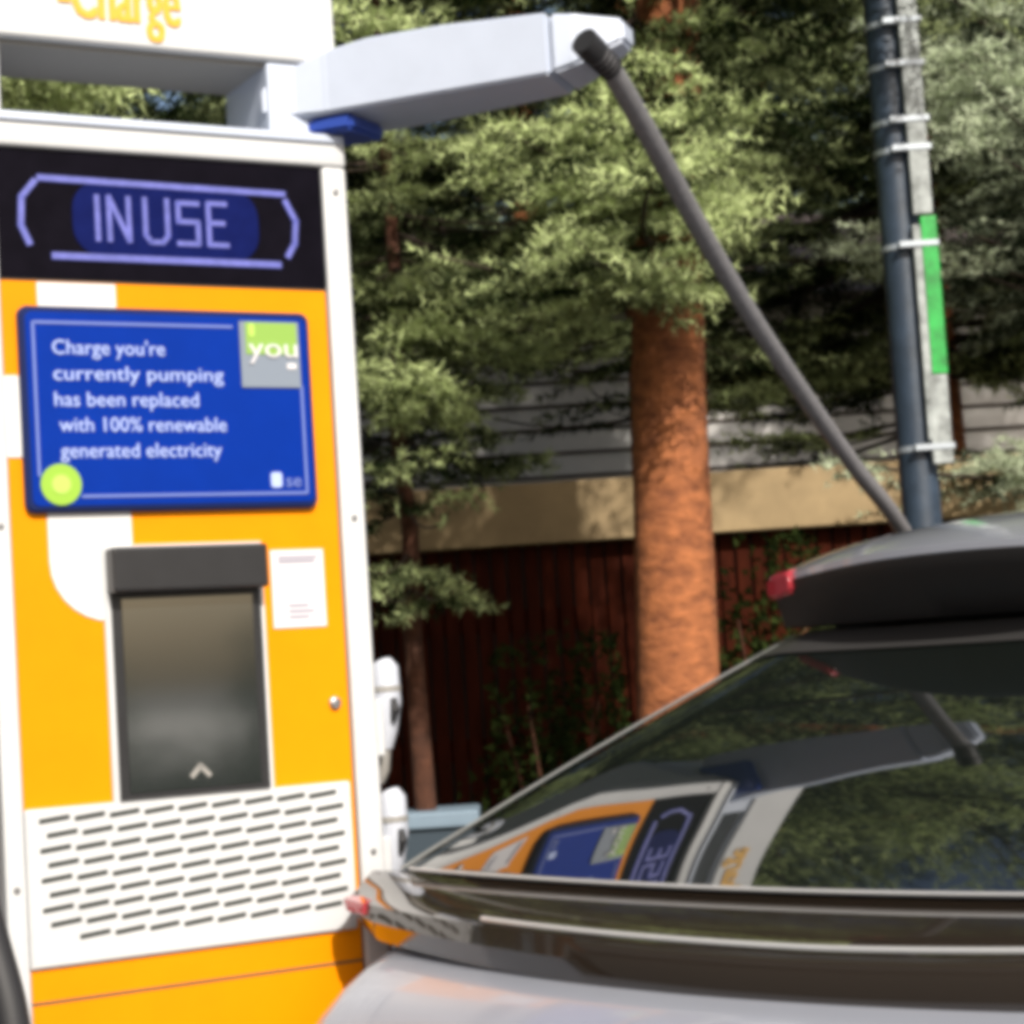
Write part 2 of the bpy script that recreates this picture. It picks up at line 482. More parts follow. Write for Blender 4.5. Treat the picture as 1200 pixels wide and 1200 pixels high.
# ventilation grille
gr = obj('ventilation_grille', slab(rrect(PX0 + .002, -0.058, zc(1.012), zc(1.264), 0.004), -0.010, -0.0002, 0.003), 'white', ch)
g = bmesh.new()
for r in range(9):
    z = 1.243 - r * 0.0236
    for c in range(9):
        x = -0.604 + c * 0.0585 + (0.012 if r % 2 else 0.0)
        if r == 8 and c == 0:
            continue
        f = [g.verts.new(p) for p in ((x, -0.0112, zc(z) - .0028), (x + .050, -0.0112, zc(z) + .0016), (x + .050, -0.0112, zc(z) + .0092), (x, -0.0112, zc(z) + .0048))]
        h = [g.verts.new(v.co + Vector((0, 0.0010, 0))) for v in f]
        g.faces.new(f)
        for k in range(4):
            g.faces.new((f[k], h[k], h[(k + 1) % 4], f[(k + 1) % 4]))
bmesh.ops.recalc_face_normals(g, faces=g.faces)
obj('grille_slots', g, 'slot', gr)
# header portal: sign box carried on two short pillars
hd = obj('header_sign', box(W + 0.004, -0.006, -0.012, 0.20, zc(2.530), zc(2.725), 0.010), 'white', ch)
b = bmesh.new()
for k, dx in enumerate((-0.003, 0.0, 0.003)):
    o = lettering('header_lettering', '-Charge', -0.508 + dx, -0.298 + dx, zc(2.572), 0.135, -0.0138 - k * 0.0004, 'yellow_ink', hd, 0.0004, 0.0)
    b.from_mesh(o.data)
    bpy.data.objects.remove(o)
obj('header_lettering', b, 'yellow_ink', hd)
obj('header_soffit', box(W + 0.03, -0.135, 0.008, 0.192, zc(2.522), zc(2.5295)), 'plug_grey', hd)
g = bmesh.new()
bx(g, -0.138, -0.010, -0.004, 0.20, zc(2.403), zc(2.5285), 0.006)
obj('header_pillar', g, 'white_arm', ch)
obj('header_pillar', box(W + 0.004, W + 0.05, -0.010, 0.20, zc(2.403), zc(2.5285), 0.006), 'white', ch)
obj('top_plate', box(W + 0.012, -0.012, 0.05, 0.40, zc(2.362), zc(2.384), 0.004), 'white_arm', ch)

# cable arm, swung out to the right towards the car
rot = Matrix.Rotation(-rz_ch, 3, 'Z')


def loc(p):           # world point -> station frame
    return rot @ (Vector(p) - Vector((A.x, A.y, 0.12)))


a0 = at(345, 112, 3.56); a0.z = 0
ad_ = Vector((0.945, -0.327, 0)); an_ = Vector((0.327, 0.945, 0))
prof = []
# along, front offset, back offset, bottom, top
for u, fo, bo, zb_, zt_ in ((-0.046, -0.043, 0.06, 2.436, 2.484), (-0.022, -0.026, 0.12, 2.435, 2.504), (0.00, -0.010, 0.17, 2.433, 2.522), (0.06, 0.0, 0.18, 2.433, 2.545), (0.14, 0.0, 0.18, 2.434, 2.556), (0.28, 0.0, 0.165, 2.436, 2.556),
                            (0.475, 0.0, 0.14, 2.438, 2.546)):
    prof.append((u, fo, bo, zb_, zt_))
g = bmesh.new()
rings = []
for u, fo, bo, zb_, zt_ in prof:
    c = []
    for o_, z_ in ((fo, zb_), (fo, zt_), (bo, zt_), (bo, zb_)):
        c.append(g.verts.new(loc(a0 + ad_ * u + an_ * o_ + Vector((0, 0, z_)))))
    rings.append(c)
for r0, r1 in zip(rings, rings[1:]):
    for k in range(4):
        g.faces.new((r0[k], r1[k], r1[(k + 1) % 4], r0[(k + 1) % 4]))
g.faces.new(rings[0]); g.faces.new(rings[-1][::-1])
bmesh.ops.recalc_face_normals(g, faces=g.faces)
bmesh.ops.bevel(g, geom=list(g.edges), offset=0.005, segments=2, affect='EDGES')
arm = obj('cable_arm', g, 'white_arm', ch)
g = bmesh.new()
hc = [loc(a0 + ad_ * u + an_ * o_) for u, o_ in ((-0.01, 0.012), (0.10, 0.012), (0.115, 0.13), (-0.01, 0.13))]
rb_ = [[g.verts.new(Vector((p.x, p.y, zc(z)))) for p in hc] for z in (2.4035, 2.4325)]
for k in range(4):
    g.faces.new((rb_[0][k], rb_[0][(k + 1) % 4], rb_[1][(k + 1) % 4], rb_[1][k]))
g.faces.new(rb_[0][::-1]); g.faces.new(rb_[1])
bmesh.ops.recalc_face_normals(g, faces=g.faces)
bmesh.ops.bevel(g, geom=list(g.edges), offset=0.006, segments=2, affect='EDGES')
obj('arm_root_shade', g, 'blue_shade', arm)  # block added under the arm root, standing for blue shadow
# tapered end housing
g = bmesh.new()
rings = []
for u, fo, bo, zb_, zt_ in ((0.4775, 0.002, 0.138, 2.440, 2.544), (0.52, 0.012, 0.13, 2.452, 2.540), (0.595, 0.05, 0.115, 2.492, 2.530)):
    rings.append([g.verts.new(loc(a0 + ad_ * u + an_ * o_ + Vector((0, 0, z_)))) for o_, z_ in ((fo, zb_), (fo, zt_), (bo, zt_), (bo, zb_))])
for r0, r1 in zip(rings, rings[1:]):
    for k in range(4):
        g.faces.new((r0[k], r1[k], r1[(k + 1) % 4], r0[(k + 1) % 4]))
g.faces.new(rings[0]); g.faces.new(rings[-1][::-1])
bmesh.ops.recalc_face_normals(g, faces=g.faces)
bmesh.ops.bevel(g, geom=list(g.edges), offset=0.006, segments=2, affect='EDGES')
obj('arm_end_cap', g, 'white_arm', arm)
# plug holders on the right flank
for z in (1.30, 1.06):
    obj('plug_holder', box(0.0015, 0.028, 0.02, 0.12, zc(z), zc(z + 0.10), 0.006), 'white', ch)
obj('cable_outlet', box(W - 0.075, W - 0.001, 0.03, 0.16, zc(1.24), zc(1.37), 0.010), 'black', ch)

# plugs hanging in their holders (things of their own)


def plug(z, label, hang):
    base = Matrix.Rotation(rz_ch, 3, 'Z') @ Vector((0.032, 0.055, 0)) + Vector((A.x, A.y, z))
    t = thing('charging_plug', label, 'plug', base, rz_ch, 'plugs parked on the side of the charger')
    b = bmesh.new()
    tube(b, [(0.012, 0, 0.150), (0.014, -0.004, 0.140), (0.014, -0.008, 0.08), (0.010, -0.006, 0.03), (0.006, 0.0, 0.0)], [0.020, 0.027, 0.027, 0.022, 0.018], 14)
    smooth(obj('plug_body', b, 'plug', t))
    b = bmesh.new()
    tube(b, [(0.013, -0.006, 0.098), (0.013, -0.006, 0.108)], [0.0292, 0.0292], 16)
    obj('plug_collar', b, 'plug_grey', t)
    b = bmesh.new()
    tube(b, [(0.016, -0.034, 0.085), (0.016, -0.040, 0.065), (0.014, -0.034, 0.045)], [0.006, 0.008, 0.005], 10)
    obj('plug_trigger', b, 'rubber', t)
    b = bmesh.new()
    tube(b, [(0.006, 0, -0.001), (0.004, 0.0, -0.04), (0.0, 0.01, -hang)], [0.015, 0.012, 0.010], 10)
    smooth(obj('plug_sleeve', b, 'plug_grey', t))
    return t


plug(1.315, 'upper white charging plug parked on the charger side by the terminal', 0.06)
plug(1.085, 'lower white charging plug parked on the charger side beside the grille', 0.08)

# thick grey cable from the arm to the car
pts = [at(694, 58, 3.36), at(716, 82, 3.40), at(760, 158, 3.55), at(820, 268, 3.80), at(880, 370, 4.06), at(940, 460, 4.34), at(1000, 545, 4.62), at(1062, 628, 4.90),
       Vector((1.24, 5.55, 1.32)), Vector((1.43, 6.00, 1.00)), Vector((1.545, 6.16, 0.86))]
cb = thing('charging_cable', 'thick grey charging cable sagging from the white arm to the silver car', 'cable', (pts[-1].x, pts[-1].y, 0.0))
off = Vector((pts[-1].x, pts[-1].y, 0))
g = bmesh.new()
pp = [p - off for p in catmull(pts, 8)]
tube(g, pp, [0.021 if i < 4 else 0.0195 for i in range(len(pp))], 16)
smooth(obj('cable_sheath', g, 'cable', cb))
g = bmesh.new()
d0 = (pp[1] - pp[0]).normalized()
tube(g, [pp[0] - d0 * 0.025, pp[0] + d0 * 0.006, pp[0] + d0 * 0.014], [0.0245, 0.0245, 0.0225], 16)
for k in range(4):
    c_ = pp[0] + d0 * (0.018 + 0.011 * k)
    tube(g, [c_, c_ + d0 * 0.006], 0.0232 - 0.0004 * k, 14)
smooth(obj('cable_gland', g, 'rubber', cb))
g = bmesh.new()
tube(g, [pp[-1] - Vector((0.05, 0.07, -0.06)), pp[-1], pp[-1] + Vector((0.09, -0.03, 0.02))], [0.03, 0.042, 0.045], 14)
smooth(obj('cable_connector', g, 'rubber', cb))

# dark cable hanging at the left of the station
pl = [Vector((-0.905, 3.36, 1.30)), Vector((-0.925, 3.31, 1.29)), at(-60, 945, 3.10), at(-32, 1030, 3.04), at(-8, 1110, 3.0), at(14, 1200, 2.97), at(24, 1320, 2.95), at(0, 1480, 2.97)]
g = bmesh.new()
tube(g, catmull(pl + [Vector((-0.95, 3.1, 0.10)), Vector((-1.2, 3.5, 0.17))], 8), 0.026, 14)
o = smooth(obj('hanging_cable', g, 'rubber'))
tag(o, 'black cable hanging low at the left edge of the orange charger', 'cable')

# ------------------------------------------------------------------ car
# local frame: x right, y forward, origin on the ground under the lower edge of the rear window
CF = Vector((0.6, 0.8, 0)); CR = Vector((0.8, -0.6, 0))
C0 = Vector((0.519, 2.942, 0))
car = thing('parked_car', 'silver hatchback with black rear spoiler and tinted rear window, plugged in', 'car', C0, math.atan2(-0.6, 0.8))


def loft(rings, closed=True, caps=True):
    b = bmesh.new()
    rr = [[b.verts.new(p) for p in r] for r in rings]
    n = len(rr[0])
    for r0, r1 in zip(rr, rr[1:]):
        for k in range(n if closed else n - 1):
            b.faces.new((r0[k], r0[(k + 1) % n], r1[(k + 1) % n], r1[k]))
    if caps:
        b.faces.new(rr[0][::-1]); b.faces.new(rr[-1])
    bmesh.ops.recalc_face_normals(b, faces=b.faces)
    return b


def plan(z, w, tr, tf, ef=2.6, n=40):
    """one level of the bodywork: bowed tail at tr, flat flanks, rounded nose at tf"""
    out = []
    for k in range(n + 1):
        q = 2 * k / n - 1
        q = math.copysign(1 - (1 - abs(q)) ** 1.6, q)
        a = abs(q)
        t = tr + 0.055 * a ** 2.4 + 0.10 * (max(0.0, a - 0.93) / 0.07) ** 2.2
        out.append(Vector((w * q, t, z)))
    for t in (0.25, 0.6, 1.0):
        out.append(Vector((w, t, z)))
    tc = 1.6
    for k in range(25):
        a = math.pi * k / 24
        c, s_ = math.cos(a), math.sin(a)
        q = (abs(c) ** ef + abs(s_) ** ef) ** (-1 / ef)
        out.append(Vector((w * c * q, tc + (tf - tc) * s_ * q, z)))
    for t in (1.0, 0.6, 0.25):
        out.append(Vector((-w, t, z)))
    return out


levels = [(0.20, 0.86, -0.20, 3.95), (0.30, 0.93, -0.32, 4.05), (0.50, 0.97, -0.39, 4.10), (0.70, 0.98, -0.385, 4.10), (0.80, 0.975, -0.37, 4.02), (0.86, 0.96, -0.345, 3.90),
          (0.91, 0.945, -0.31, 3.70), (0.95, 0.93, -0.265, 3.40), (0.975, 0.92, -0.22, 3.15), (1.00, 0.91, -0.15, 3.0)]
body = smooth(obj('body', loft([plan(*l) for l in levels]), 'paint', car), 60)
# shadow gap ring under the lip + rear lip (deck and light bar)
NS = 48


def lip_s(i):
    return -0.985 + 1.97 * i / NS


def lip(i):
    s = lip_s(i); a = abs(s) / 0.985
    bow = a ** 2.6
    te = -0.235 + 0.155 * bow       # rear edge of the deck
    ze = 1.045 + 0.036 * a ** 1.5
    zb2 = 0.962 + 0.055 * a ** 1.6
    pinch = min(1.0, (1 - a) / 0.06)
    zb2 = ze - (ze - zb2) * (0.25 + 0.75 * pinch)
    zg = 1.088 + 0.030 * a * a
    return s, te, ze, zb2, zg


rings = []
for i in range(NS + 1):
    s, te, ze, zb2, zg = lip(i)
    rings.append([Vector((s, 0.06, zg - 0.012)), Vector((s, -0.012, zg - 0.006)), Vector((s, (te * .6), ze + (zg - ze) * 0.35 - 0.004)), Vector((s, te + 0.02, ze)), Vector((s, te, ze - 0.008)),
                  Vector((s, te - 0.006, (ze + zb2) / 2)), Vector((s, te + 0.012, zb2)), Vector((s, te + 0.10, zb2 - 0.004)), Vector((s, 0.06, zb2 + 0.01))])
lipo = smooth(obj('rear_lip', loft(rings), 'gloss', car), 35)
# bright line along the edge of the deck and along the foot of the glass
g = bmesh.new()
tube(g, [Vector((s, te + 0.004, ze + 0.001)) for s, te, ze, _, _ in (lip(i) for i in range(9, NS - 8))], 0.0045, 8)
smooth(obj('light_strip', g, 'chrome', lipo))
g = bmesh.new()
tube(g, [Vector((s, -0.010, zg + 0.003)) for s, te, ze, _, zg in (lip(i) for i in range(2, NS - 1))], 0.0032, 8)
smooth(obj('glass_seal', g, 'chrome', car))
for sg in (-1, 1):
    g = bmesh.new()
    r4 = []
    for u in range(6):
        s, te, ze, zb2, zg = lip(0.0 + u * 0.32)
        k = 1.0 if u else 0.5
        r4.append([Vector((sg * -s if sg > 0 else s, te - 0.004 - .004 * k, ze - 0.006)), Vector((sg * -s if sg > 0 else s, te + 0.05, ze + 0.004 * k)), Vector((sg * -s if sg > 0 else s, te + 0.05, ze - 0.02)),
                   Vector((sg * -s if sg > 0 else s, te - 0.006 - .004 * k, ze - 0.024 * k))])
    o = obj('tail_lamp', loft(r4), 'red_lens', car)

# rear window: ruled surface, lightly bowed
BW, TW, TT, TZ = 0.93, 0.372, 0.405, 1.474


def glass_pt(u, v, lift=0.0):
    """u -1..1 across, v 0..1 upwards"""
    s = u * (BW + (TW - BW) * v)
    t = TT * v
    z0_ = 1.092 + 0.031 * u * u
    z = z0_ + (TZ - z0_) * v
    b = 0.012 * math.sin(math.pi * v) * (1 - 0.3 * u * u) + lift
    b -= 0.014 * max(0, abs(u) - 0.8) / 0.2 * (abs(u) - 0.8) / 0.2 if abs(u) > 0.8 else 0
    return Vector((s, t - 0.68 * b, z + 0.73 * b))


def patch(u0, u1, v0, v1, nu, nv, lift=0.0):
    b = bmesh.new()
    gv = [[b.verts.new(glass_pt(u0 + (u1 - u0) * i / nu, v0 + (v1 - v0) * j / nv, lift)) for i in range(nu + 1)] for j in range(nv + 1)]
    for j in range(nv):
        for i in range(nu):
            b.faces.new((gv[j][i], gv[j][i + 1], gv[j + 1][i + 1], gv[j + 1][i]))
    return b


rw = smooth(obj('rear_window', patch(-0.975, 0.975, 0.0, 1.0, 60, 24), 'glass', car), 80)
for sg in (-1, 1):
    b = bmesh.new()
    n = 24
    lo_, hi_ = [], []
    for j in range(n + 1):
        v = j / n
        lo_.append((glass_pt(sg * 0.977, v, 0.003), glass_pt(sg * 1.0, v, 0.003)))
    vs = [[b.verts.new(p) for p in pr] for pr in lo_]
    for a, c in zip(vs, vs[1:]):
        b.faces.new((a[0], a[1], c[1], c[0]))
    bmesh.ops.recalc_face_normals(b, faces=b.faces)
    obj('window_border', b, 'frit', rw)
    b = bmesh.new()
    tube(b, [glass_pt(sg * 1.008, j / n, 0.002) for j in range(n + 1)], 0.003, 8)
    smooth(obj('pillar_trim', b, 'trim_grey', car))
# cabin shell behind the rear window (dark glass sides, painted roof)
secs = [(0.03, 0.95, 0.90, 1.10), (0.42, 0.95, 0.362, 1.462), (0.9, 0.95, 0.52, 1.56), (1.5, 0.945, 0.58, 1.60), (2.1, 0.93, 0.56, 1.55), (2.6, 0.91, 0.60, 1.34), (3.05, 0.88, 0.80, 1.01)]
rings = []
for t, wb, wt, zt_ in secs:
    zb_ = 0.99
    rings.append([Vector((-wb, t, zb_)), Vector((-(wb * .55 + wt * .45) - 0.02, t, zb_ + (zt_ - zb_) * 0.52)), Vector((-wt, t, zt_)), Vector((-wt * .5, t, zt_ + .012)), Vector((0, t, zt_ + 0.015)), Vector((wt * .5, t, zt_ + .012)), Vector((wt, t, zt_)),
                  Vector(((wb * .55 + wt * .45) + 0.02, t, zb_ + (zt_ - zb_) * 0.52)), Vector((wb, t, zb_))])
smooth(obj('side_windows', loft(rings), 'side_glass', car), 50)
# roof skin with the spoiler blade at its rear
sp = []


def roof_row(t, hw, zc_, ze_, n=24):
    return [Vector((hw * (2 * i / n - 1), t + (0.0), zc_ + (ze_ - zc_) * abs(2 * i / n - 1) ** 2.2)) for i in range(n + 1)]


rows_ = []
for t, hw, zc_, ze_ in ((0.285, 0.385, 1.592, 1.562), (0.34, 0.392, 1.612, 1.570), (0.44, 0.405, 1.634, 1.580), (0.65, 0.46, 1.655, 1.590), (1.0, 0.54, 1.668, 1.600), (1.5, 0.60, 1.668, 1.620), (2.1, 0.57, 1.605, 1.560), (2.6, 0.61, 1.375, 1.345), (2.62, 0.61, 1.365, 1.335)):
    r_ = roof_row(t, hw, zc_, ze_)
    if t < 0.5:     # trailing edge is bowed in plan
        for p in r_:
            p.y += 0.085 * abs(p.x / hw) ** 2.4 * (0.5 - t) / 0.215
    rows_.append(r_)
b = bmesh.new()
up_ = [[b.verts.new(p) for p in r_] for r_ in rows_]
for r0, r1 in zip(up_, up_[1:]):
    for k in range(len(r0) - 1):
        b.faces.new((r0[k], r0[k + 1], r1[k + 1], r1[k]))
dn_ = [[b.verts.new(p - Vector((0, 0, 0.012))) for p in r_] for r_ in rows_]
for r0, r1 in zip(dn_, dn_[1:]):
    for k in range(len(r0) - 1):
        b.faces.new((r0[k], r1[k], r1[k + 1], r0[k + 1]))
for (ra, rb) in ((up_[0], dn_[0]), (up_[-1], dn_[-1])):
    for k in range(len(ra) - 1):
        b.faces.new((ra[k], rb[k], rb[k + 1], ra[k + 1]))
for k in range(len(up_) - 1):
    for e in (0, -1):
        b.faces.new((up_[k][e], up_[k + 1][e], dn_[k + 1][e], dn_[k][e]))
bmesh.ops.recalc_face_normals(b, faces=b.faces)
roof = smooth(obj('roof', b, 'paint', car), 50)
# black spoiler: wedge under the blade down to the top of the glass
b = bmesh.new()
n = 24
ra = [[], [], [], [], []]
for i in range(n + 1):
    q = 2 * i / n - 1
    k = abs(q) ** 2.4
    e0 = Vector((0.384 * q, 0.280 + 0.085 * k, 1.592 - 0.028 * abs(q) ** 2.2 - 0.013))
    lip1 = e0 + Vector((0, 0.006, -0.022 + 0.008 * k))
    ug = Vector((0.374 * q, 0.372 + 0.01 * k, 1.480))
    ug2 = Vector((0.372 * q, 0.43, 1.478))
    bk = Vector((0.380 * q, 0.52, 1.545))
    for j, p in enumerate((e0, lip1, ug, ug2, bk)):
        ra[j].append(p)
rv = [[b.verts.new(p) for p in r_] for r_ in ra]
for j in range(5):
    r0, r1 = rv[j], rv[(j + 1) % 5]
    for k in range(n):
        b.faces.new((r0[k], r0[k + 1], r1[k + 1], r1[k]))
b.faces.new([r_[0] for r_ in rv]); b.faces.new([r_[-1] for r_ in rv][::-1])
bmesh.ops.recalc_face_normals(b, faces=b.faces)
spo = smooth(obj('spoiler', b, 'matte', car), 40)
obj('window_header', patch(-1.0, 1.0, 0.885, 0.985, 30, 3, 0.004), 'grey_trim', rw)
for sg in (-1, 1):
    b = bmesh.new()
    rr_ = []
    for q, sc in ((0.86, 0.9), (0.93, 1.0), (0.99, 1.0), (1.035, 0.75)):
        k = q ** 2.4
        c_ = Vector((sg * 0.384 * q, 0.273 + 0.085 * k, 1.592 - 0.028 * q ** 2.2 - 0.012))
        rr_.append([c_ + Vector((0, 0.0, 0.016 * sc)), c_ + Vector((0, 0.05, 0.02 * sc)), c_ + Vector((0, 0.05, -0.022 * sc)), c_ + Vector((0, 0.0, -0.026 * sc))])
    b = loft(rr_)
    bmesh.ops.bevel(b, geom=list(b.edges), offset=0.006, segments=3, affect='EDGES')
    smooth(obj('spoiler_lamp', b, 'red_lens', spo), 60)
# bumper insert, number plate recess, wheels
b = box(-0.70, 0.70, -0.405, -0.33, 0.26, 0.42, 0.012)
obj('rear_diffuser', b, 'matte', car)
for sx in (-1, 1):
    for ty in (0.62, 3.42):
        b = bmesh.new()
        w0, w1 = (0.80, 0.985)
        prof_ = [(0.20, w1 - .03), (0.24, w1 - .005), (0.33, w1), (0.355, w1 - .03), (0.355, w0 + .03), (0.33, w0), (0.2, w0)]
        rr_ = []
        for k in range(36):
            a = 2 * math.pi * k / 36
            rr_.append([Vector((sx * xx, ty + rad * math.cos(a), 0.355 + rad * math.sin(a))) for rad, xx in prof_])
        rv = [[b.verts.new(p) for p in r_] for r_ in rr_]
        for k in range(36):
            r0, r1 = rv[k], rv[(k + 1) % 36]
            for j in range(len(prof_)):
                b.faces.new((r0[j], r0[(j + 1) % len(prof_)], r1[(j + 1) % len(prof_)], r1[j]))
        bmesh.ops.recalc_face_normals(b, faces=b.faces)
        wh = smooth(obj('wheel', b, 'tyre', car))
        b = bmesh.new()
        tube(b, [(sx * 0.86, ty, 0.355), (sx * 0.90, ty, 0.355), (sx * 0.975, ty, 0.355)], [0.20, 0.08, 0.06], 24)
        for k in range(5):
            a = 2 * math.pi * k / 5
            c, s_ = math.cos(a), math.sin(a)
            tube(b, [(sx * 0.955, ty + 0.04 * c, 0.355 + 0.04 * s_), (sx * 0.945, ty + 0.205 * c, 0.355 + 0.205 * s_)], [0.035, 0.022], 8)
        obj('rim', b, 'rim', wh)
        b = bmesh.new()
        tube(b, [(sx * 0.955, ty + 0.39 * math.cos(R(a)), 0.355 + 0.39 * math.sin(R(a))) for a in range(-15, 196, 15)], 0.03, 8)
        smooth(obj('wheel_arch', b, 'matte', car))

# ------------------------------------------------------------------ pole with strapped boards
pb = at(1080, 600, 6.0)
pole = thing('street_pole', 'dark blue-grey metal pole with strapped white and green boards behind the car', 'pole', (pb.x, pb.y, 0.10))
g = bmesh.new()
tube(g, [(0, 0, 0), (0, 0, 0.03), (0, 0, 4.4), (0, 0, 8.0)], [0.062, 0.058, 0.056, 0.05], 28)
smooth(obj('shaft', g, 'pole', pole))


def ph(y):            # height on the pole of a photograph row
    return at(1066, y, 6.0).z - 0.10


def board(name, y0, y1, xa, xb, mt):
    obj(name, box(xa, xb, -0.085, -0.058, ph(y1), ph(y0), 0.003), mt, pole)


board('white_board', -260, 258, 0.028, 0.084, 'pole_white')
board('white_board', 445, 548, 0.030, 0.088, 'pole_white')
board('green_board', 261, 444, 0.046, 0.092, 'pole_green')
obj('board_edge', box(0.022, 0.045, -0.083, -0.057, ph(520), ph(270), 0.002), 'pole_white', pole)
for y in (32, 82, 147, 180, 292, 528):
    g = bmesh.new()
    tube(g, [(0, 0, ph(y) - 0.008), (0, 0, ph(y) + 0.008)], 0.0605, 28)
    bx(g, -0.02, 0.094, -0.089, -0.052, ph(y) - 0.008, ph(y) + 0.008)
    obj('strap', g, 'pole_strap', pole)

# ------------------------------------------------------------------ fence, building, cabinet
FY = 8.6
fz1 = at(742, 560, FY).z; fz0 = at(742, 631, FY).z
for (x0, x1, lab) in ((-9.0, 9.5, 'dark red slatted fence topped with a tan coping behind the spruce trunk'),):
    fe = thing('slatted_fence', lab, 'fence', (0, FY, 0.10), R(0.6))
    g = bmesh.new()
    x = x0
    while x < x1:
        w = 0.056
        bx(g, x, x + w, 0.03 + random.uniform(-.004, .004), 0.05, 0.06, fz0 - 0.102)
        x += w + 0.013
    obj('slats', g, 'fence', fe)
    g = bmesh.new()
    for z in (0.25, 0.95, 1.48):
        bx(g, x0, x1, 0.052, 0.09, z, z + 0.09)
    obj('rail', g, 'fence', fe)
    obj('backing_board', box(x0, x1, 0.092, 0.11, 0.05, fz0 - 0.102), 'matte', fe)
    obj('coping', box(x0 - 0.05, x1 + 0.05, -0.06, 0.22, fz0 - 0.10, fz1 - 0.10, 0.008), 'coping', fe)
    for k in range(8):
        xx = x0 + 0.6 + k * 2.4
        obj('post', box(xx, xx + 0.12, 0.112, 0.22, 0.0, fz0 - 0.102), 'fence', fe)

BY = 15.5
bl = thing('pale_building', 'pale clapboard building seen through the spruce branches above the fence', 'building', (0.0, BY, 0.10), R(3))
obj('wall', box(-9, 9, 0.0, 6.0, 0, 4.0), 'siding', bl)
g = bmesh.new()
for k in range(21):
    z = 0.2 + k * 0.18
    bx(g, -9.0, 9.0, -0.012, -0.002, z, z + 0.028)
obj('siding_lap', g, 'siding_gap', bl)
g = bmesh.new()
rp = [(-9.5, -0.5, 3.96), (9.5, -0.5, 3.96), (9.5, 3.0, 5.3), (-9.5, 3.0, 5.3), (-9.5, 6.5, 3.96), (9.5, 6.5, 3.96)]
v = [g.verts.new(p) for p in rp]
g.faces.new((v[0], v[1], v[2], v[3])); g.faces.new((v[3], v[2], v[5], v[4])); g.faces.new((v[0], v[3], v[4])); g.faces.new((v[1], v[5], v[2])); g.faces.new((v[0], v[4], v[5], v[1]))
bmesh.ops.recalc_face_normals(g, faces=g.faces)
obj('roof', g, 'roof', bl)
for xx in (-6.5, -3.6, 3.4, 6.3):
    wf = obj('window', box(xx, xx + 1.1, -0.05, -0.013, 1.3, 2.5, 0.01), 'graphic', bl)
    obj('pane', box(xx + 0.08, xx + 1.02, -0.056, -0.051, 1.38, 2.42), 'pane', wf)

p = at(505, 952, 7.4)
ub = thing('utility_cabinet', 'low blue-grey utility cabinet between the charger and the car window', 'cabinet', (p.x, p.y, 0.10))
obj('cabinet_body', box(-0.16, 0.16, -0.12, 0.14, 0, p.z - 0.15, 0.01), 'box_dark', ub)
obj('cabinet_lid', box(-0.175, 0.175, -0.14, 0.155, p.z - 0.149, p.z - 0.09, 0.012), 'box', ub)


# ------------------------------------------------------------------ trees
def fast_mesh(name, verts, tris, growth_light_tone):
    me = bpy.data.meshes.new(name)
    nv, nf = len(verts), len(tris)
    me.vertices.add(nv); me.vertices.foreach_set('co', verts.astype(np.float32).ravel())
    me.loops.add(nf * 3); me.loops.foreach_set('vertex_index', tris.astype(np.int32).ravel())
    me.polygons.add(nf); me.polygons.foreach_set('loop_start', np.arange(0, nf * 3, 3, dtype=np.int32))
    try:
        me.polygons.foreach_set('loop_total', np.full(nf, 3, dtype=np.int32))
    except Exception:
        pass
    at_ = me.attributes.new('growth_light_tone', 'FLOAT', 'POINT'); at_.data.foreach_set('value', growth_light_tone.astype(np.float32))
    me.update(calc_edges=True)
    return me


def norm(a):
    return a / np.maximum(np.linalg.norm(a, axis=1, keepdims=True), 1e-9)


def needles(p0, p1, tip, rg, spacing, ln, wd):
    """blades along shoots p0->p1; tip 0..1 mixes shoot youth with painted sun and shade"""
    L_ = np.linalg.norm(p1 - p0, axis=1)
    cnt = np.maximum(3, (L_ / spacing).astype(int))
    idx = np.repeat(np.arange(len(p0)), cnt)
    u = rg.random(len(idx)) ** 0.9
    d = norm(p1 - p0)[idx]
    base = p0[idx] + (p1 - p0)[idx] * u[:, None]
    rad = norm(rg.normal(size=(len(idx), 3)))
    rad = norm(rad - d * (rad * d).sum(1, keepdims=True))
    nd = norm(d * rg.uniform(0.35, 0.95, (len(idx), 1)) + rad + np.array([0, 0, 0.12]))
    l = ln * rg.uniform(0.7, 1.2, len(idx))
    side = norm(np.cross(nd, norm(rg.normal(size=(len(idx), 3)))))
    tipv = base + nd * l[:, None]
    a = base - side * wd / 2; b = base + side * wd / 2
    v = np.stack([a, b, tipv], 1).reshape(-1, 3)
    t = np.arange(len(v)).reshape(-1, 3)
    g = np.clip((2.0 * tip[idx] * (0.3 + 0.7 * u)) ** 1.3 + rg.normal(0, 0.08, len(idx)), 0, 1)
    g = np.repeat(g, 3)
    return v, t, g


def clump(q, sd_):
    x, y, z = q
    return (math.sin(11.3 * x + 4.1 * z + sd_) * math.cos(10.2 * y - 6.1 * z + 1.7 * sd_) + 0.7 * math.sin(17.1 * x - 14.3 * y + 12.2 * z + 2.3 * sd_)
            + 0.6 * math.sin(24.0 * z + 6.0 * x + sd_) + 0.8 * math.sin(3.1 * x - 2.3 * y + 4.0 * z + 0.7 * sd_)) / 1.7


